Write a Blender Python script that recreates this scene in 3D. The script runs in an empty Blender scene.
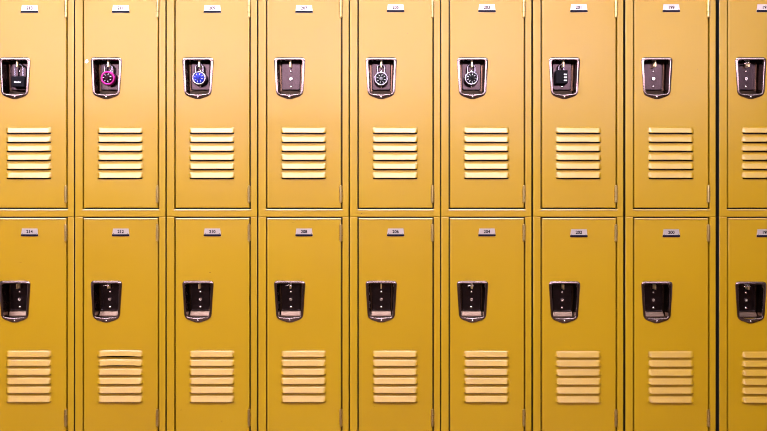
import bpy, bmesh, math, random
from mathutils import Vector, Matrix

S = 0.003335            # metres per photograph pixel in the plane of the locker faces
D = 2.65                # camera distance from the locker faces
ZT = 0.845              # height of the joint between the two tiers
CAMZ = 0.850
LH = 223.4              # locker height in pixels
sc = bpy.context.scene
col = sc.collection
random.seed(4)

# ------------------------------------------------------------------ materials
def newmat(name):
    m = bpy.data.materials.new(name); m.use_nodes = True
    nt = m.node_tree
    b = nt.nodes['Principled BSDF']
    return m, nt, b

def simple(name, rgb, rough=0.5, metal=0.0, ior=1.5, coat=0.0, bump=None, var=None):
    m, nt, b = newmat(name)
    b.inputs['Base Color'].default_value = (*rgb, 1)
    b.inputs['Roughness'].default_value = rough
    b.inputs['Metallic'].default_value = metal
    b.inputs['IOR'].default_value = ior
    b.inputs['Coat Weight'].default_value = coat
    tc = nt.nodes.new('ShaderNodeTexCoord')
    if var:
        n = nt.nodes.new('ShaderNodeTexNoise'); n.inputs['Scale'].default_value = var[0]
        n.inputs['Detail'].default_value = 4
        r = nt.nodes.new('ShaderNodeMapRange')
        r.inputs['To Min'].default_value = max(0, rough - var[1]); r.inputs['To Max'].default_value = rough + var[1]
        nt.links.new(tc.outputs['Object'], n.inputs['Vector'])
        nt.links.new(n.outputs['Fac'], r.inputs['Value'])
        nt.links.new(r.outputs['Result'], b.inputs['Roughness'])
    if bump:
        n = nt.nodes.new('ShaderNodeTexNoise'); n.inputs['Scale'].default_value = bump[0]
        bp = nt.nodes.new('ShaderNodeBump'); bp.inputs['Strength'].default_value = bump[1]
        bp.inputs['Distance'].default_value = bump[2]
        nt.links.new(tc.outputs['Object'], n.inputs['Vector'])
        nt.links.new(n.outputs['Fac'], bp.inputs['Height'])
        nt.links.new(bp.outputs['Normal'], b.inputs['Normal'])
    return m

def paint(name, rgb, rough=0.42):
    """semi-gloss enamel on pressed sheet steel"""
    m, nt, b = newmat(name)
    b.inputs['Roughness'].default_value = rough
    b.inputs['IOR'].default_value = PAINT_IOR
    tc = nt.nodes.new('ShaderNodeTexCoord'); geo = nt.nodes.new('ShaderNodeNewGeometry')
    oi = nt.nodes.new('ShaderNodeObjectInfo')
    # slight batch difference between panels and faint blotches of wear
    n1 = nt.nodes.new('ShaderNodeTexNoise'); n1.inputs['Scale'].default_value = 3.2; n1.inputs['Detail'].default_value = 3
    nt.links.new(geo.outputs['Position'], n1.inputs['Vector'])
    add = nt.nodes.new('ShaderNodeMath'); add.operation = 'MULTIPLY_ADD'
    nt.links.new(oi.outputs['Random'], add.inputs[0]); add.inputs[1].default_value = 0.35
    nt.links.new(n1.outputs['Fac'], add.inputs[2])
    ramp = nt.nodes.new('ShaderNodeMapRange')
    ramp.inputs['From Min'].default_value = 0.3; ramp.inputs['From Max'].default_value = 1.0
    nt.links.new(add.outputs[0], ramp.inputs['Value'])
    mix = nt.nodes.new('ShaderNodeMix'); mix.data_type = 'RGBA'
    mix.inputs[6].default_value = (rgb[0]*1.03, rgb[1]*1.04, rgb[2], 1)
    mix.inputs[7].default_value = (rgb[0]*0.96, rgb[1]*0.93, rgb[2], 1)
    nt.links.new(ramp.outputs['Result'], mix.inputs[0])
    # sparse tiny chips
    vo = nt.nodes.new('ShaderNodeTexVoronoi'); vo.inputs['Scale'].default_value = 11
    nt.links.new(geo.outputs['Position'], vo.inputs['Vector'])
    lt = nt.nodes.new('ShaderNodeMath'); lt.operation = 'LESS_THAN'; lt.inputs[1].default_value = 0.016
    nt.links.new(vo.outputs['Distance'], lt.inputs[0])
    mx2 = nt.nodes.new('ShaderNodeMix'); mx2.data_type = 'RGBA'
    mx2.inputs[7].default_value = (0.22, 0.12, 0.02, 1)
    nt.links.new(lt.outputs[0], mx2.inputs[0])
    nt.links.new(mix.outputs[2], mx2.inputs[6])
    nt.links.new(mx2.outputs[2], b.inputs['Base Color'])
    # oil-canning + orange peel
    n2 = nt.nodes.new('ShaderNodeTexNoise'); n2.inputs['Scale'].default_value = 5.0; n2.inputs['Detail'].default_value = 1
    n3 = nt.nodes.new('ShaderNodeTexNoise'); n3.inputs['Scale'].default_value = 420
    nt.links.new(geo.outputs['Position'], n2.inputs['Vector']); nt.links.new(geo.outputs['Position'], n3.inputs['Vector'])
    b1 = nt.nodes.new('ShaderNodeBump'); b1.inputs['Strength'].default_value = 0.5; b1.inputs['Distance'].default_value = 0.006
    b2 = nt.nodes.new('ShaderNodeBump'); b2.inputs['Strength'].default_value = 0.15; b2.inputs['Distance'].default_value = 0.0003
    nt.links.new(n2.outputs['Fac'], b1.inputs['Height']); nt.links.new(n3.outputs['Fac'], b2.inputs['Height'])
    nt.links.new(b1.outputs['Normal'], b2.inputs['Normal']); nt.links.new(b2.outputs['Normal'], b.inputs['Normal'])
    return m

def emit(name, rgb, k):
    m, nt, b = newmat(name)
    b.inputs['Base Color'].default_value = (.8, .8, .8, 1)
    b.inputs['Emission Color'].default_value = (*rgb, 1)
    b.inputs['Emission Strength'].default_value = k
    return m

PAINT_IOR = 1.62
YEL = (0.365, 0.212, 0.0002)
M = dict(
    yellow=paint('yellow_enamel', YEL, 0.31),
    inner=simple('case_gap_shade', (0.012, 0.010, 0.010), 0.7),  # gap shade put into the colour: near-black case so door gaps look dark
    chrome=simple('polished_rim_steel', (0.24, 0.19, 0.18), 0.17, 1.0, var=(60, .05)),
    pocket=simple('pocket_steel', (0.12, 0.078, 0.055), 0.25, 1.0, var=(40, .08)),
    plate=simple('back_plate_steel', (0.050, 0.036, 0.039), 0.24, 1.0, var=(40, .08)),
    ledge=simple('brushed_ledge_steel', (0.085, 0.055, 0.042), 0.30, 1.0, bump=(260, .5, .0006)),
    rivet=simple('rivet_steel', (0.92, 0.88, 0.86), 0.22, 1.0),
    brass=simple('pale_brass', (0.88, 0.70, 0.38), 0.28, 1.0),
    hinge=simple('worn_hinge_steel', (0.62, 0.49, 0.20), 0.33, 1.0, bump=(300, .3, .0005)),
    tag=simple('number_plate_aluminium', (0.54, 0.47, 0.46), 0.30, 0.55),
    navy=simple('navy_band', (0.003, 0.003, 0.012), 0.45, ior=1.2),
    ink=simple('black_ink', (0.004, 0.004, 0.005), 0.7, ior=1.1),
    steel=simple('padlock_steel', (0.30, 0.28, 0.34), 0.25, 1.0),
    black=simple('black_padlock_case', (0.004, 0.0035, 0.006), 0.4, ior=1.18),
    black_dial=simple('black_dial', (0.004, 0.004, 0.006), 0.35, ior=1.2),
    pink=simple('magenta_anodised', (0.45, 0.012, 0.22), 0.28, 0.6),
    maroon=simple('dark_magenta_dial', (0.02, 0.001, 0.01), 0.35, ior=1.2),
    knob=simple('grey_knob', (0.16, 0.16, 0.18), 0.35, 0.5),
    blue=simple('blue_dial', (0.004, 0.015, 0.38), 0.35, ior=1.35),
    white=simple('white_marking', (0.62, 0.62, 0.66), 0.5),
    scratch=simple('dark_scratch', (0.16, 0.08, 0.02), 0.7),
    wall=simple('corridor_wall_paint', (0.34, 0.28, 0.29), 0.6, bump=(200, .2, .0006)),
    wains=simple('dark_wainscot', (0.10, 0.058, 0.022), 0.5),
    floor=simple('brown_floor', (0.09, 0.045, 0.012), 0.45, var=(6, .1)),
    ceil=simple('ceiling_board', (0.45, 0.40, 0.40), 0.8, bump=(90, .3, .002)),
    plinth=simple('black_plinth', (0.02, 0.02, 0.02), 0.5),
    housing=simple('white_housing', (0.8, 0.8, 0.8), 0.5),
)

# ------------------------------------------------------------------ mesh helpers
def finish(bm, name, smooth=None):
    bmesh.ops.recalc_face_normals(bm, faces=bm.faces)
    me = bpy.data.meshes.new(name); bm.to_mesh(me); bm.free()
    if smooth is not None:
        for p in me.polygons: p.use_smooth = True
        me.set_sharp_from_angle(angle=math.radians(smooth))
        for p in me.polygons: p.use_smooth = abs(p.normal.y) < .9999
    return me

def link(name, me, mat, parent=None, loc=(0, 0, 0), rot=None):
    o = bpy.data.objects.new(name, me)
    if mat is not None and len(me.materials) == 0: me.materials.append(mat)
    o.location = loc
    if rot: o.rotation_euler = rot
    o.parent = parent
    col.objects.link(o)
    return o

def box(bm, x0, x1, y0, y1, z0, z1, bev=0.0, seg=2):
    vs = [bm.verts.new((x, y, z)) for x in (x0, x1) for y in (y0, y1) for z in (z0, z1)]
    f = [(0, 1, 3, 2), (4, 6, 7, 5), (0, 4, 5, 1), (2, 3, 7, 6), (0, 2, 6, 4), (1, 5, 7, 3)]
    fs = [bm.faces.new([vs[i] for i in q]) for q in f]
    if bev:
        es = {e for g in fs for e in g.edges}
        bmesh.ops.bevel(bm, geom=list(es), offset=bev, segments=seg, affect='EDGES', profile=0.5)

def sheet(bm, rect, holes, t, bev, seg=3, bev_holes=()):
    """flat sheet in the XZ plane (front at y=0, thickness t to +y) with rectangular holes; rounded outer front edge"""
    x0, x1, z0, z1 = rect
    xs = sorted({x0, x1, *[h[0] for h in holes], *[h[1] for h in holes]})
    zs = sorted({z0, z1, *[h[2] for h in holes], *[h[3] for h in holes]})
    V = {}
    def v(i, j, k):
        if (i, j, k) not in V: V[(i, j, k)] = bm.verts.new((xs[i], (0, t)[k], zs[j]))
        return V[(i, j, k)]
    def hole(i, j):
        if i < 0 or j < 0 or i >= len(xs)-1 or j >= len(zs)-1: return True
        cx, cz = (xs[i]+xs[i+1])/2, (zs[j]+zs[j+1])/2
        return any(h[0] < cx < h[1] and h[2] < cz < h[3] for h in holes)
    fr = []
    for i in range(len(xs)-1):
        for j in range(len(zs)-1):
            if hole(i, j): continue
            bm.faces.new([v(i, j, 0), v(i+1, j, 0), v(i+1, j+1, 0), v(i, j+1, 0)])
            bm.faces.new([v(i, j, 1), v(i, j+1, 1), v(i+1, j+1, 1), v(i+1, j, 1)])
            for (a, b, n) in (((i, j), (i+1, j), (i, j-1)), ((i+1, j), (i+1, j+1), (i+1, j)), ((i+1, j+1), (i, j+1), (i, j+1)), ((i, j+1), (i, j), (i-1, j))):
                if hole(*n):
                    bm.faces.new([v(*b, 0), v(*a, 0), v(*a, 1), v(*b, 1)])
    if bev:
        bm.edges.ensure_lookup_table(); es = []
        for e in bm.edges:
            a, b = e.verts
            if abs(a.co.y) > 1e-7 or abs(b.co.y) > 1e-7 or len(e.link_faces) != 2: continue
            if e.link_faces[0].normal.length == 0: e.link_faces[0].normal_update()
            e.link_faces[0].normal_update(); e.link_faces[1].normal_update()
            if abs(e.link_faces[0].normal.dot(e.link_faces[1].normal)) > 0.5: continue
            mx, mz = (a.co.x+b.co.x)/2, (a.co.z+b.co.z)/2
            outer = min(abs(mx-x0), abs(mx-x1), abs(mz-z0), abs(mz-z1)) < 1e-6
            if outer or any(min(abs(mx-h[0]), abs(mx-h[1])) < 1e-6 or min(abs(mz-h[2]), abs(mz-h[3])) < 1e-6 for h in bev_holes):
                es.append(e)
        bmesh.ops.bevel(bm, geom=es, offset=bev, segments=seg, affect='EDGES', profile=0.5)

def rounded(poly, rad, n=5):
    """points of a closed polygon with rounded corners, n+1 samples for every corner"""
    out = []; L = len(poly)
    for i in range(L):
        p = Vector(poly[i]); a = Vector(poly[i-1]); b = Vector(poly[(i+1) % L])
        r = rad[i]
        p0 = p + (a-p).normalized()*r; p1 = p + (b-p).normalized()*r
        for k in range(n+1):
            t = k/n
            out.append((1-t)**2*p0 + 2*t*(1-t)*p + t*t*p1)
    return out

def loft(bm, loops, cap_last=True, cap_first=False):
    rings = [[bm.verts.new(c) for c in lp] for lp in loops]
    n = len(rings[0])
    for a, b in zip(rings, rings[1:]):
        for i in range(n):
            bm.faces.new([a[i], a[(i+1) % n], b[(i+1) % n], b[i]])
    if cap_last: bm.faces.new(rings[-1])
    if cap_first: bm.faces.new(rings[0][::-1])

def lathe_y(bm, prof, n=40, cx=0, cz=0, start_pt=True, end_pt=True):
    """prof: list of (radius, y); revolved about the y axis"""
    rings = []
    for r, y in prof:
        rings.append([bm.verts.new((cx + r*math.cos(2*math.pi*k/n), y, cz + r*math.sin(2*math.pi*k/n))) for k in range(n)])
    for a, b in zip(rings, rings[1:]):
        for i in range(n): bm.faces.new([a[i], a[(i+1) % n], b[(i+1) % n], b[i]])
    if start_pt: bm.faces.new(rings[0][::-1])
    if end_pt: bm.faces.new(rings[-1])

def tube(bm, pts, r, n=12):
    rings = []
    for i, p in enumerate(pts):
        p = Vector(p)
        d = (Vector(pts[min(i+1, len(pts)-1)]) - Vector(pts[max(i-1, 0)])).normalized()
        a = Vector((0, 1, 0)); b = d.cross(a).normalized()
        rings.append([bm.verts.new(p + r*(math.cos(2*math.pi*k/n)*a + math.sin(2*math.pi*k/n)*b)) for k in range(n)])
    for a, b in zip(rings, rings[1:]):
        for i in range(n): bm.faces.new([a[i], a[(i+1) % n], b[(i+1) % n], b[i]])
    bm.faces.new(rings[0][::-1]); bm.faces.new(rings[-1])

def text_mesh(body, size, depth=0.0002):
    cu = bpy.data.curves.new('lettering', 'FONT'); cu.body = body; cu.size = size
    cu.align_x = 'CENTER'; cu.align_y = 'CENTER'; cu.extrude = depth; cu.resolution_u = 4
    cu.offset = 0.00040
    o = bpy.data.objects.new('lettering', cu); col.objects.link(o)
    dg = bpy.context.evaluated_depsgraph_get()
    me = bpy.data.meshes.new_from_object(o.evaluated_get(dg))
    bpy.data.objects.remove(o); bpy.data.curves.remove(cu)
    me.transform(Matrix.Rotation(math.radians(90), 4, 'X'))   # upright, facing -y
    me.materials.clear()
    return me

# ------------------------------------------------------------------ locker parts (u to the right, v up, in photo pixels)
HANDLE_U, HANDLE_TOP = 31.8, 159.5
LOUVRES = [(90.0 - 9.0*i) for i in range(6)]     # upper edge of each louvre
LU0, LU1, LHT = 22.5, 69.0, 5.75

def lip(bm, x0, x1, z):
    """the rolled upper edge of a sheet, a few millimetres tall"""
    prof = [(.0006, z-.0001), (-.0001, z-.0001), (-.0016, z-.0036), (-.0015, z-.0041), (.0006, z-.0046)]
    a = [bm.verts.new((x0+.0004, y, q)) for y, q in prof]; b = [bm.verts.new((x1-.0004, y, q)) for y, q in prof]
    bm.faces.new(a); bm.faces.new(b[::-1]); n = len(prof)
    for i in range(n): bm.faces.new([a[i], b[i], b[(i+1) % n], a[(i+1) % n]])

def body_mesh():
    bm = bmesh.new()
    W0, W1 = 0.42*S, 90.78*S
    sheet(bm, (W0, W1, 0.12*S, 223.3*S), [(7.85*S, 84.7*S, 7.8*S, 223.3*S)], 0.0022, 0.0019, 4)
    lip(bm, 7.85*S, 84.7*S, 7.8*S)
    # returns of the frame and the five sides of the case
    box(bm, W0, W0+.0012, .0014, .30, 0.12*S, 223.2*S)
    box(bm, W1-.0012, W1, .0014, .30, 0.12*S, 223.2*S)
    box(bm, W0+.0012, W1-.0012, .0014, .30, 0.12*S, 0.12*S+.0012)
    box(bm, W0+.0012, W1-.0012, .018, .30, 223.2*S-.0012, 223.2*S)
    box(bm, W0+.0012, W1-.0012, .2988, .30, 0.12*S+.0012, 223.2*S-.0012)
    box(bm, 7.95*S-.0012, 7.95*S, .0012, .022, 7.9*S, 222.8*S)
    box(bm, 84.6*S, 84.6*S+.0012, .0012, .022, 7.9*S, 222.8*S)
    box(bm, 7.95*S, 84.6*S, .0012, .022, 7.9*S-.0012, 7.9*S)
    # door stop behind the gaps
    box(bm, W0+.0012, 13*S, .022, .0235, 0.5*S, 222.8*S)
    box(bm, 79.6*S, W1-.0012, .022, .0235, 0.5*S, 222.8*S)
    box(bm, 13*S, 79.6*S, .022, .0235, 0.5*S, 13*S)
    box(bm, 13*S, 79.6*S, .022, .0235, 217*S, 222.8*S)
    return finish(bm, 'body', 30)

def door_mesh():
    bm = bmesh.new()
    r = (9.4*S, 83.1*S, 9.2*S, 222.3*S)
    hs = [((HANDLE_U-12.6)*S, (HANDLE_U+12.6)*S, (HANDLE_TOP-37.2)*S, (HANDLE_TOP-2.6)*S)]
    for v in LOUVRES:
        hs.append(((LU0+1.2)*S, (LU1-1.2)*S, (v-LHT-1.25)*S, (v-1.5)*S))
    sheet(bm, r, hs, 0.0018, 0.0015, 4)
    x0, x1, z0, z1 = r
    lip(bm, x0, x1, z1)
    box(bm, x0, x0+.0012, .0012, .018, z0+.001, z1-.001)
    box(bm, x1-.0012, x1, .0012, .018, z0+.001, z1-.001)
    box(bm, x0+.0012, x1-.0012, .0012, .018, z0, z0+.0012)
    box(bm, x0+.0012, x1-.0012, .0012, .018, z1-.0012, z1)
    return finish(bm, 'door', 30)

def louvre_mesh(bend=0.0, lift=0.0):
    """pressed louvre: origin at the centre of its upper edge"""
    bm = bmesh.new()
    hw = (LU1-LU0)/2*S; h = LHT*S; dep = 0.0074
    nx, nz = 40, 10
    def sm(t): t = max(0, min(1, t)); return t*t*(3-2*t)
    rows = []
    for j in range(nz+1):
        t = j/nz
        row = []
        for i in range(nx+1):
            # denser columns at the ends
            a = -math.cos(math.pi*i/nx)
            x = a*hw
            g = sm((hw-abs(x))/(3.1*S))**0.8
            f = 0.12*sm(t*5) + 0.88*t
            ztop = 0.0
            z = ztop - h*t*(0.90+0.10*g) + bend*S*(1-a*a)*(0.35+0.65*t) + lift*S*(1-a*a)
            row.append(bm.verts.new((x*(1-0.02*(1-t)), -dep*f*g - 0.0001, z)))
        rows.append(row)
    # rolled lower lip
    lip = [bm.verts.new((v.co.x, v.co.y*0.86, v.co.z-0.0010)) for v in rows[-1]]
    rows.append(lip)
    rows.append([bm.verts.new((v.co.x, v.co.y*0.55, v.co.z+0.0010)) for v in lip])
    for a, b in zip(rows, rows[1:]):
        for i in range(nx): bm.faces.new([a[i], b[i], b[i+1], a[i+1]])
    return finish(bm, 'louvre', 50)

OUT = [(-15.9, 0.2), (15.9, 0.2), (13.5, -37.6), (0, -42.4), (-13.5, -37.6)]
INN = [(-12.7, -2.8), (12.7, -2.8), (11.1, -36.2), (0, -36.7), (-11.1, -36.2)]
BCK = [(-11.4, -3.0), (11.4, -3.0), (10.4, -35.6), (0, -35.7), (-10.4, -35.6)]
RO, RI, RB = [4.2, 4.2, 4.6, 4, 4.6], [2.8, 2.8, 2.6, .6, 2.6], [1.6, 1.6, 1.6, .5, 1.6]
def lp(f, y, A=OUT, B=INN, ra=RO, rb=RI):
    poly = [((1-f)*a[0]+f*b[0], (1-f)*a[1]+f*b[1]) for a, b in zip(A, B)]
    rad = [(1-f)*a+f*b for a, b in zip(ra, rb)]
    return [(p.x*S, y, p.y*S) for p in rounded(poly, rad)]

def rim_mesh():
    bm = bmesh.new()
    prof = [(0, .0004), (0.0, -.0012), (.04, -.0022), (.12, -.0030), (.70, -.0036), (.82, -.0035), (.92, -.0028), (.98, -.0012), (1, .0016), (1, .004)]
    loft(bm, [lp(f, y) for f, y in prof], cap_last=False)
    return finish(bm, 'handle_rim', 40)

def pocket_mesh():
    bm = bmesh.new()
    A, B, ra, rb = INN, BCK, RI, RB
    loops = [lp(0, .003, A, B, ra, rb), lp(0.12, .008, A, B, ra, rb), lp(0.9, .037, A, B, ra, rb), lp(1, .0385, A, B, ra, rb), lp(1, .040, A, B, ra, rb)]
    loft(bm, loops)
    return finish(bm, 'pocket', 40)

def backplate_mesh():
    bm = bmesh.new()
    P = [(-9.9, -3.6), (9.9, -3.6), (9.5, -31.0), (-9.5, -31.0)]
    def q(k, y):
        return [(p.x*S, y, p.y*S) for p in rounded([(x*(1-k*.05), z+(k*.45 if z < -10 else -k*.45)) for x, z in P], [1.6]*4)]
    loft(bm, [q(0, .0395), q(0, .0368), q(.35, .0355), q(.9, .0350), q(1.0, .0352), q(1.6, .0358)])
    return finish(bm, 'back_plate', 40)

def ledge_mesh():
    bm = bmesh.new()
    prof = [(.0265, -36.0), (.0270, -35.4), (.0330, -31.9), (.0345, -31.4), (.0395, -31.4), (.0395, -36.0)]
    a = [bm.verts.new((-9.8*S, y, t*S)) for y, t in prof]; b = [bm.verts.new((9.8*S, y, t*S)) for y, t in prof]
    bm.faces.new(a); bm.faces.new(b[::-1]); n = len(prof)
    for i in range(n): bm.faces.new([a[i], b[i], b[(i+1) % n], a[(i+1) % n]])
    return finish(bm, 'ledge')

def dome_mesh(r, h, n=20):
    bm = bmesh.new()
    lathe_y(bm, [(r, 0), (r, -h*.35), (r*.85, -h*.75), (r*.5, -h*.95), (r*.15, -h)], n)
    return finish(bm, 'rivet', 50)

def keyhole_mesh():
    bm = bmesh.new()
    r = .0058
    lathe_y(bm, [(r, 0), (r, -.0024), (r*.85, -.0035), (r*.60, -.0035), (r*.5, -.0028), (r*.45, -.0016), (r*.1, -.0014)], 24)
    return finish(bm, 'latch_cap', 40)

def hasp_mesh():
    """perforated staple the padlock goes through: a plate standing out from the back plate, edge-on to the viewer"""
    bm = bmesh.new()
    sheet(bm, (-.036, -.0125, -8.4*S, -3.5*S), [(-.0285, -.0163, -7.35*S, -4.25*S)], .0046, .0007, 2)
    bmesh.ops.rotate(bm, verts=bm.verts, cent=(0, 0, 0), matrix=Matrix.Rotation(math.radians(-90), 3, 'Z'))
    me = finish(bm, 'hasp', 30)
    # after the turn the sheet runs along y; put it at positive depth and centre it
    xs = [v.co.x for v in me.vertices]; ys = [v.co.y for v in me.vertices]
    sx = -(min(xs)+max(xs))/2
    for v in me.vertices:
        v.co.x += sx
        if (min(ys)+max(ys)) < 0: v.co.y = -v.co.y
    me.flip_normals() if (min(ys)+max(ys)) < 0 else None
    return me

def lever_mesh():
    bm = bmesh.new()
    pts = [(.0045, .013, -5.6*S), (.002, .0125, -4.8*S), (-.004, .0125, -4.6*S), (-.012, .014, -4.9*S), (-.0155, .015, -5.5*S)]
    tube(bm, pts, .0028, 10)
    return finish(bm, 'latch_lever', 40)

def hinge_mesh():
    bm = bmesh.new()
    L = 16.6*S; n = 3
    for k in range(n):
        z0 = k*L/n + .0004; z1 = (k+1)*L/n - .0004
        r = .0053
        rings = []
        for rr, z in ((r*.8, z0), (r, z0+.0006), (r, z1-.0006), (r*.8, z1)):
            rings.append([bm.verts.new((rr*math.cos(2*math.pi*i/18), rr*math.sin(2*math.pi*i/18), z)) for i in range(18)])
        for a, b in zip(rings, rings[1:]):
            for i in range(18): bm.faces.new([a[i], a[(i+1) % 18], b[(i+1) % 18], b[i]])
        bm.faces.new(rings[0][::-1]); bm.faces.new(rings[-1])
    # leaf between frame and door
    box(bm, -.0008, .0008, .001, .016, .001, L-.001)
    return finish(bm, 'hinge', 40)

def hinge_pin_mesh():
    bm = bmesh.new(); L = 16.6*S
    rings = []
    for rr, z in ((.001, -.0014), (.0030, -.0010), (.0032, .0002), (.0026, .0010), (.0026, L-.001), (.0032, L-.0002), (.0030, L+.0010), (.001, L+.0014)):
        rings.append([bm.verts.new((rr*math.cos(2*math.pi*i/14), rr*math.sin(2*math.pi*i/14), z)) for i in range(14)])
    for a, b in zip(rings, rings[1:]):
        for i in range(14): bm.faces.new([a[i], a[(i+1) % 14], b[(i+1) % 14], b[i]])
    bm.faces.new(rings[0][::-1]); bm.faces.new(rings[-1])
    return finish(bm, 'hinge_pin', 40)

def prism(bm, pts, y0, y1, bev=0):
    a = [bm.verts.new((x, y0, z)) for x, z in pts]; b = [bm.verts.new((x, y1, z)) for x, z in pts]
    f = bm.faces.new(a); bm.faces.new(b[::-1]); n = len(pts)
    for i in range(n): bm.faces.new([a[i], b[i], b[(i+1) % n], a[(i+1) % n]])
    if bev: bmesh.ops.bevel(bm, geom=list(f.edges), offset=bev, segments=2, affect='EDGES')

def tag_mesh():
    """aluminium number plate, origin at its lower middle"""
    bm = bmesh.new()
    prism(bm, [(-8.9*S, 0), (8.9*S, 0), (8.5*S, 2.0*S), (7.7*S, 7.8*S), (-7.7*S, 7.8*S), (-8.5*S, 2.0*S)], -.0011, .0, .0003)
    return finish(bm, 'number_plate', 30)

def band_mesh():
    bm = bmesh.new()
    prism(bm, [(-8.85*S, 0.1*S), (8.85*S, 0.1*S), (8.5*S, 2.05*S), (-8.5*S, 2.05*S)], -.0021, -.0010, .0004)
    return finish(bm, 'plate_band', 30)

ME = dict(body=body_mesh(), door=door_mesh(), louvre=louvre_mesh(), rim=rim_mesh(), pocket=pocket_mesh(), back=backplate_mesh(), ledge=ledge_mesh(),
          rivet=dome_mesh(.0036, .0022), cap=keyhole_mesh(), hasp=hasp_mesh(), lever=lever_mesh(), hinge=hinge_mesh(), pin=hinge_pin_mesh(),
          tag=tag_mesh(), band=band_mesh(), screw=dome_mesh(.0013, .0008, 12), foot=dome_mesh(.0030, .0018))
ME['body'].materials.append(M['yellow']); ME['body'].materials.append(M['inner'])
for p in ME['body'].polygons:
    if min(ME['body'].vertices[i].co.y for i in p.vertices) > .0013 or p.center.y > .012: p.material_index = 1  # faces behind the frame front take the painted gap shade
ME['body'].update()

SEAM = [74.6-91.5, 74.6, 166.2, 257.9, 349.4, 440.7, 532.6, 625.0, 718.9]
NUM = [(213, 214), (211, 212), (209, 210), (207, 208), (205, 206), (203, 204), (201, 202), (199, 200), (197, 198)]
def X(px): return (px-383.5)*S

def locker(idx, tier):
    """tier 1 = upper, 0 = lower"""
    base_z = ZT - LH*S if tier == 0 else ZT
    num = NUM[idx][1 if tier == 0 else 0]
    root = bpy.data.objects.new('locker', None); col.objects.link(root)
    root.location = (X(SEAM[idx]), 0, base_z)
    root['category'] = 'locker'; root['group'] = 'yellow metal lockers in two tiers'
    root['label'] = LAB[(idx, tier)]
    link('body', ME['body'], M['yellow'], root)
    DV = {5: -.4, 6: -.9, 7: -1.0, 8: -1.2}.get(idx, -.3) if tier == 0 else 0
    du = {(0, 0): 0, (6, 0): 1.3}.get((idx, tier), 0)
    dr = link('door', ME['door'], M['yellow'], root)
    for i, v in enumerate(LOUVRES):
        me = ME['louvre']
        if (idx, tier) == (1, 0) and i < 3: me = louvre_mesh([.9, .6, .2][i], [0.25, .15, 0][i])
        link('louvre', me, M['yellow'], dr, ((LU0+LU1)/2*S, 0, (v+DV)*S))
    hx, hz = HANDLE_U*S, HANDLE_TOP*S
    if tier == 0: hz += (0.4 + DV)*S
    h = link('recessed_handle', ME['pocket'], M['pocket'], root, (hx, 0, hz))
    h['label'] = 'steel pocket set into the door'
    link('handle_rim', ME['rim'], M['chrome'], h)
    link('back_plate', ME['back'], M['plate'], h)
    link('ledge', ME['ledge'], M['ledge'], h)
    for t in (12.0, 27.4): link('rivet', ME['rivet'], M['rivet'], h, (0, .0352, -t*S))
    link('latch_cap', ME['cap'], M['rivet'], h, (0, .0352, -19.6*S))
    link('hasp', ME['hasp'], M['brass'] if tier else M['rivet'], h)
    if (idx, tier) in ((1, 0), (3, 0), (5, 0), (8, 0), (8, 1)):
        link('latch_lever', ME['lever'], M['rivet'], h)
    link('rivet', ME['foot'], M['rivet'], h, (0, -.0022, -39.6*S))
    for v0 in (199.6, 14.7):
        hg = link('hinge', ME['hinge'], M['hinge'], root, (83.1*S, -.0024, (v0+DV*.5)*S))
        link('hinge_pin', ME['pin'], M['hinge'], hg)
    dv = {0: 0, 1: 0}.get(tier)
    pu = 46.2 if idx else 46.6
    vtop = 211.4 + (0.7 if (tier and idx >= 4) else 0) - (0.8 if (not tier and idx >= 6) else 0)
    tg = link('number_plate', ME['tag'], M['tag'], root, (pu*S, -.0001, (vtop-7.3)*S))
    link('plate_band', ME['band'], M['navy'], tg)
    link('number', text_mesh(str(num), 0.0142), M['ink'], tg, (0, -.0012, 4.6*S))
    for sx in (-1, 1): link('screw', ME['screw'], M['steel'], tg, (sx*7.1*S, -.0010, 2.9*S))
    return root, dr

extra = {(0, 1): 'with a black keyed padlock, at the end of the upper tier', (1, 1): 'with a pink dial padlock', (2, 1): 'with a blue dial padlock',
         (3, 1): 'with no padlock, between the blue and the first silver dial lock', (4, 1): 'with a silver dial padlock, two doors from the blue padlock',
         (5, 1): 'with a silver dial padlock, beside the black combination lock', (6, 1): 'with a black combination padlock',
         (7, 1): 'with no padlock, beside the black combination lock', (8, 1): 'with no padlock, cut off by the picture edge'}
LAB = {}
for i in range(9):
    LAB[(i, 1)] = 'upper yellow locker %d %s' % (NUM[i][0], extra[(i, 1)])
LAB[(8, 1)] = 'upper yellow locker with no padlock, cut off by the picture edge'
under = ['under the one with the black keyed padlock', 'with dented top louvres, under the pink padlock', 'under the blue padlock',
         'with faint scratches near its top edge', 'under the silver padlock nearer the blue one', 'under the silver padlock beside the black combination lock',
         'under the black combination padlock', 'beside the one under the black combination lock', 'cut off by the picture edge']
for i in range(9):
    LAB[(i, 0)] = 'lower yellow locker %d %s' % (NUM[i][1], under[i])

doors = {}
for i in range(9):
    for t in (1, 0):
        r, d = locker(i, t); doors[(i, t)] = (r, d)

# scratches and the little chipped sticker, positions in photo pixels
def mark(name, px, py, w, h, rot, mat, cell, y=-.00025):
    bm = bmesh.new()
    prism(bm, [(-w/2, -h*.3), (0, -h/2), (w/2, -h*.1), (w*.3, h/2), (-w*.2, h*.35)], -.00012, 0)
    r, d = doors[cell]
    me = finish(bm, name)
    link(name, me, mat, d, (X(px)-r.location.x, -.0001, CAMZ-(py-215.5)*S - r.location.z), (0, rot, 0))
mark('scratch', 20.5, 262.5, .010, .0007, -.1, M['scratch'], (0, 0))
mark('scratch', 293, 222.3, .011, .0009, .15, M['scratch'], (3, 0))
mark('scratch', 317, 219.8, .020, .0009, -.12, M['scratch'], (3, 0))
mark('scratch', 210, 272.6, .006, .0022, .1, M['scratch'], (2, 0))
mark('scratch', 181, 410, .004, .003, .1, M['scratch'], (2, 0))
mark('scratch', 221.5, 421.5, .004, .0025, .1, M['scratch'], (2, 0))
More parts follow.
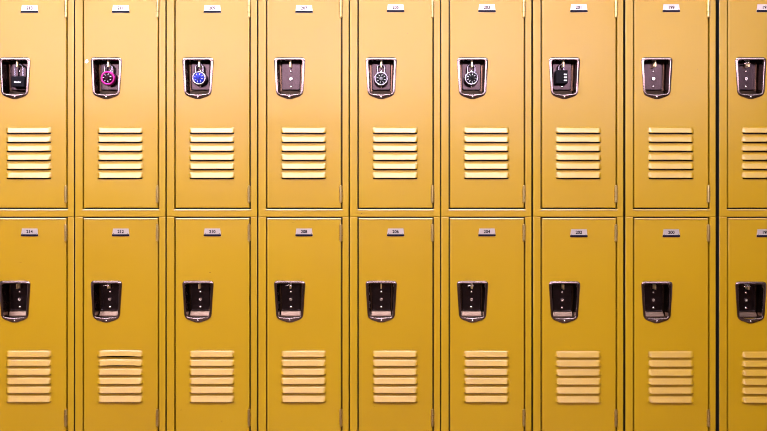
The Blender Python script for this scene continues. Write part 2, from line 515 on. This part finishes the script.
mark('scratch', 401, 127, .004, .002, .3, M['scratch'], (4, 1))
mark('scratch', 374, 406, .010, .0012, .5, M['scratch'], (4, 0))
mark('scratch', 361.5, 213.6, .009, .0022, -.5, M['scratch'], (4, 1))
mark('sticker', 86.6, 61.2, .013, .015, .1, M['white'], (1, 1))

# ------------------------------------------------------------------ padlocks
def pad_root(name, idx, label, px, t):
    """origin at the middle of the lock body; px: photo x of the body, t: pixels below the handle's top edge"""
    o = bpy.data.objects.new(name, None); col.objects.link(o)
    o['label'] = label; o['category'] = 'padlock'; o['group'] = 'padlocks hanging in the upper tier handles'
    o.location = (px, .0135, ZT + (HANDLE_TOP-t)*S)
    return o

def shackle(root, half, top, bottom, r, mat):
    bm = bmesh.new()
    pts = [(-half, .0085, bottom)]
    n = 18
    for k in range(n+1):
        a = math.pi - math.pi*k/n
        pts.append((half*math.cos(a), .0085, top-half-r + half*math.sin(a)))
    pts.append((half, .0085, bottom))
    tube(bm, pts, r, 14)
    link('shackle', finish(bm, 'shackle', 50), mat, root)

def dial_lock(idx, label, cx, t, case, dial, knob, marks):
    root = pad_root('dial_padlock', idx, label, cx, t)
    R = .0243
    bm = bmesh.new()
    lathe_y(bm, [(R*.86, .0175), (R*.97, .0165), (R, .014), (R, .003), (R*.985, .0012), (R*.93, -.0004), (R*.80, -.0008), (R*.72, .0006)], 56)
    link('lock_case', finish(bm, 'lock_case', 50), case, root)
    bm = bmesh.new()
    lathe_y(bm, [(R*.70, .0008), (R*.705, -.0016), (R*.67, -.0028), (R*.34, -.0042), (R*.28, -.0042)], 48)
    link('dial', finish(bm, 'dial', 50), dial, root)
    bm = bmesh.new()
    nn = 36
    a = [bm.verts.new(((R*(.26 if k % 2 else .23))*math.cos(2*math.pi*k/nn), -.0042, (R*(.26 if k % 2 else .23))*math.sin(2*math.pi*k/nn))) for k in range(nn)]
    b = [bm.verts.new((v.co.x*.92, -.0092, v.co.z*.92)) for v in a]
    c = [bm.verts.new((v.co.x*.75, -.0100, v.co.z*.75)) for v in a]
    for p, q in ((a, b), (b, c)):
        for k in range(nn): bm.faces.new([p[k], p[(k+1) % nn], q[(k+1) % nn], q[k]])
    bm.faces.new(c)
    link('dial_knob', finish(bm, 'dial_knob', 40), knob, root)
    bm = bmesh.new()
    for k in range(marks):
        an = 2*math.pi*(k+.3)/marks
        m = Matrix.Rotation(an, 4, 'Y')
        w = .0007; r0, r1 = R*.40, R*.63
        y0, y1 = -.0046, -.0034
        vs = [bm.verts.new(m @ Vector(p)) for p in ((-w, y0, r0), (w, y0, r0), (w*1.3, y1-.0002, r1), (-w*1.3, y1-.0002, r1))]
        bk = [bm.verts.new(v.co + Vector((0, .001, 0))) for v in vs]
        bm.faces.new(vs); bm.faces.new(bk[::-1])
        for i in range(4): bm.faces.new([vs[i], bk[i], bk[(i+1) % 4], vs[(i+1) % 4]])
    link('dial_marking', finish(bm, 'dial_marking'), M['white'], root)
    shackle(root, .0125, (t-4.6)*S, R*.80, .0034, M['steel'])
    return root

def hcx(idx): return X(SEAM[idx]) + HANDLE_U*S

def block_lock(idx, label, cx, t, w, h, wheels=0, text=None, half=.0095, name='padlock', topt=5.0):
    root = pad_root(name, idx, label, cx, t)
    bm = bmesh.new(); box(bm, -w/2, w/2, -.001, .0165, -h/2, h/2, .0022, 3)
    link('lock_case', finish(bm, 'lock_case', 40), M['black'], root)
    for k in range(wheels):
        bm = bmesh.new(); zc = h*.10 - k*.0098 + .003
        box(bm, w*.16, w*.42, -.0030, .001, zc-.0026, zc+.0026, .0012, 3)
        link('number_wheel', finish(bm, 'number_wheel', 40), M['white'], root)
    if text:
        link('lettering', text_mesh(text, .0085), M['white'], root, (-.001, -.00125, -h*.05))
    shackle(root, half, (t-topt)*S, h/2-.004, .0033, M['steel'])
    return root

block_lock(0, 'black square padlock with white lettering on a steel shackle', hcx(0)+1.2*S, 23.4, .045, .036, text='Master', half=.0135, topt=4.6)
dial_lock(1, 'magenta pink dial padlock hanging in an upper locker handle', hcx(1)-0.2*S, 19.8, M['pink'], M['maroon'], M['maroon'], 7)
dial_lock(2, 'silver padlock with bright blue dial in an upper locker handle', hcx(2)-.1*S, 19.8, M['steel'], M['blue'], M['blue'], 8)
dial_lock(4, 'silver padlock with black dial, the one nearer the blue lock', hcx(4)-.1*S, 20.6, M['steel'], M['black_dial'], M['knob'], 8)
dial_lock(5, 'silver padlock with black dial, next to the black combination lock', hcx(5)-.5*S, 20.0, M['steel'], M['black_dial'], M['black_dial'], 9)
block_lock(6, 'black combination padlock with three white number wheels', hcx(6)-1.6*S, 18.6, .040, .045, wheels=3, half=.0085, name='combination_padlock', topt=5.0)

# ------------------------------------------------------------------ the setting
def struct(name, b, mat, bev=0):
    bm = bmesh.new(); box(bm, *b, bev)
    o = link(name, finish(bm, name), mat); o['kind'] = 'structure'
    return o
PANE_TINT = (1.0, .78, .95); WK = [22, 22, 21, 19, 12]  # glow of the added panes, a pale haze on the upper doors
RX0, RX1, RY0, RY1, RZ = -4.6, 4.6, -5.2, .32, 2.75
struct('floor', (RX0, RX1, RY0, RY1, -.1, 0), M['floor'])
struct('ceiling', (RX0, RX1, RY0, RY1, RZ, RZ+.1), M['ceil'])
struct('wall_back', (RX0, RX1, RY1, RY1+.1, 0, RZ), M['wall'])
# wall across the corridor: dark wainscot, pale wall and a glowing window band added to light the doors
struct('wall_front', (RX0, RX1, RY0-.1, RY0, 0, 1.75), M['wains'])
WZ0, WZ1 = 2.1, 2.68
struct('wall_front', (RX0, RX1, RY0-.1, RY0, 1.75, WZ0), M['wall'])
struct('wall_front', (RX0, RX1, RY0-.1, RY0, WZ1, RZ), M['wall'])
wx = [-4.3, -2.7, -1.1, .5, 2.1]
prev = RX0
for n, x in enumerate(wx):
    struct('wall_front', (prev, x, RY0-.1, RY0, WZ0, WZ1), M['wall']); prev = x+1.45
    wf = bpy.data.objects.new('added_window_%d' % (n+1), None); col.objects.link(wf); wf['kind'] = 'structure'
    wf.location = (x+.725, RY0, WZ0)
    bm = bmesh.new(); sheet(bm, (-.725, .725, 0, WZ1-WZ0), [(-.68, -.02, .045, WZ1-WZ0-.045), (.02, .68, .045, WZ1-WZ0-.045)], .05, 0)
    link('added_window_frame', finish(bm, 'added_window_frame'), M['housing'], wf, (0, -.05, 0))
    bm = bmesh.new(); box(bm, -.70, .70, -.07, -.06, .02, WZ1-WZ0-.02)
    link('added_window_pane', finish(bm, 'added_window_pane'), emit('added_pane_glow', PANE_TINT, WK[n]), wf)
struct('wall_front', (prev, RX1, RY0-.1, RY0, WZ0, WZ1), M['wall'])
struct('wall_left', (RX0-.1, RX0, RY0, RY1, 0, RZ), M['wall'])
struct('wall_right', (RX1, RX1+.1, RY0, RY1, 0, RZ), M['wall'])
struct('trim_1', (X(SEAM[0])+.001, X(SEAM[8])+91*S, .02, .30, 0, ZT-LH*S), M['plinth'])

def added_ceiling_light(x, y, w, l, k, rgb):  # unseen fixtures, added to light the doors and whiten the louvres
    r = bpy.data.objects.new('added_ceiling_light', None); col.objects.link(r)
    r.location = (x, y, RZ); r['category'] = 'lamp'; r['label'] = 'long white ceiling light, unseen, added to light the lockers'
    r['group'] = 'ceiling lights added to light the lockers'
    bm = bmesh.new(); box(bm, -w/2-.02, w/2+.02, -l/2-.02, l/2+.02, -.05, 0, .004)
    link('light_housing', finish(bm, 'light_housing'), M['housing'], r)
    bm = bmesh.new(); box(bm, -w/2, w/2, -l/2, l/2, -.062, -.0505, .003)
    link('diffuser', finish(bm, 'diffuser'), emit('diffuser_glow', rgb, k), r)
WARM = (.93, .90, 1.0)
for x in (-2.3, -.9, .5):
    added_ceiling_light(x, -1.64, 1.3, .42, 46, WARM)
added_ceiling_light(1.9, -1.64, 1.3, .42, 14, WARM)
for x in (-2.6, -.9, .8, 2.5):
    added_ceiling_light(x, -3.6, 1.25, .30, 2, WARM)

w = bpy.data.worlds.new('World'); sc.world = w; w.use_nodes = True
w.node_tree.nodes['Background'].inputs[0].default_value = (.02, .02, .02, 1)

# ------------------------------------------------------------------ camera
cam = bpy.data.cameras.new('camera'); co = bpy.data.objects.new('camera', cam); col.objects.link(co)
cam.sensor_width = 36; cam.lens = 36*(D/S)/767
co.location = (0, -D, CAMZ); co.rotation_euler = (math.radians(90), 0, 0)
sc.camera = co
sc.view_settings.view_transform = 'Standard'; sc.view_settings.look = 'None'
sc.view_settings.gamma = 1; sc.view_settings.use_curve_mapping = False
sc.view_settings.exposure = 0.0
try:
    sc.cycles.use_denoising = True
    sc.cycles.max_bounces = 8
    sc.cycles.pixel_filter_type = 'BLACKMAN_HARRIS'; sc.cycles.filter_width = 1.0
except Exception: pass
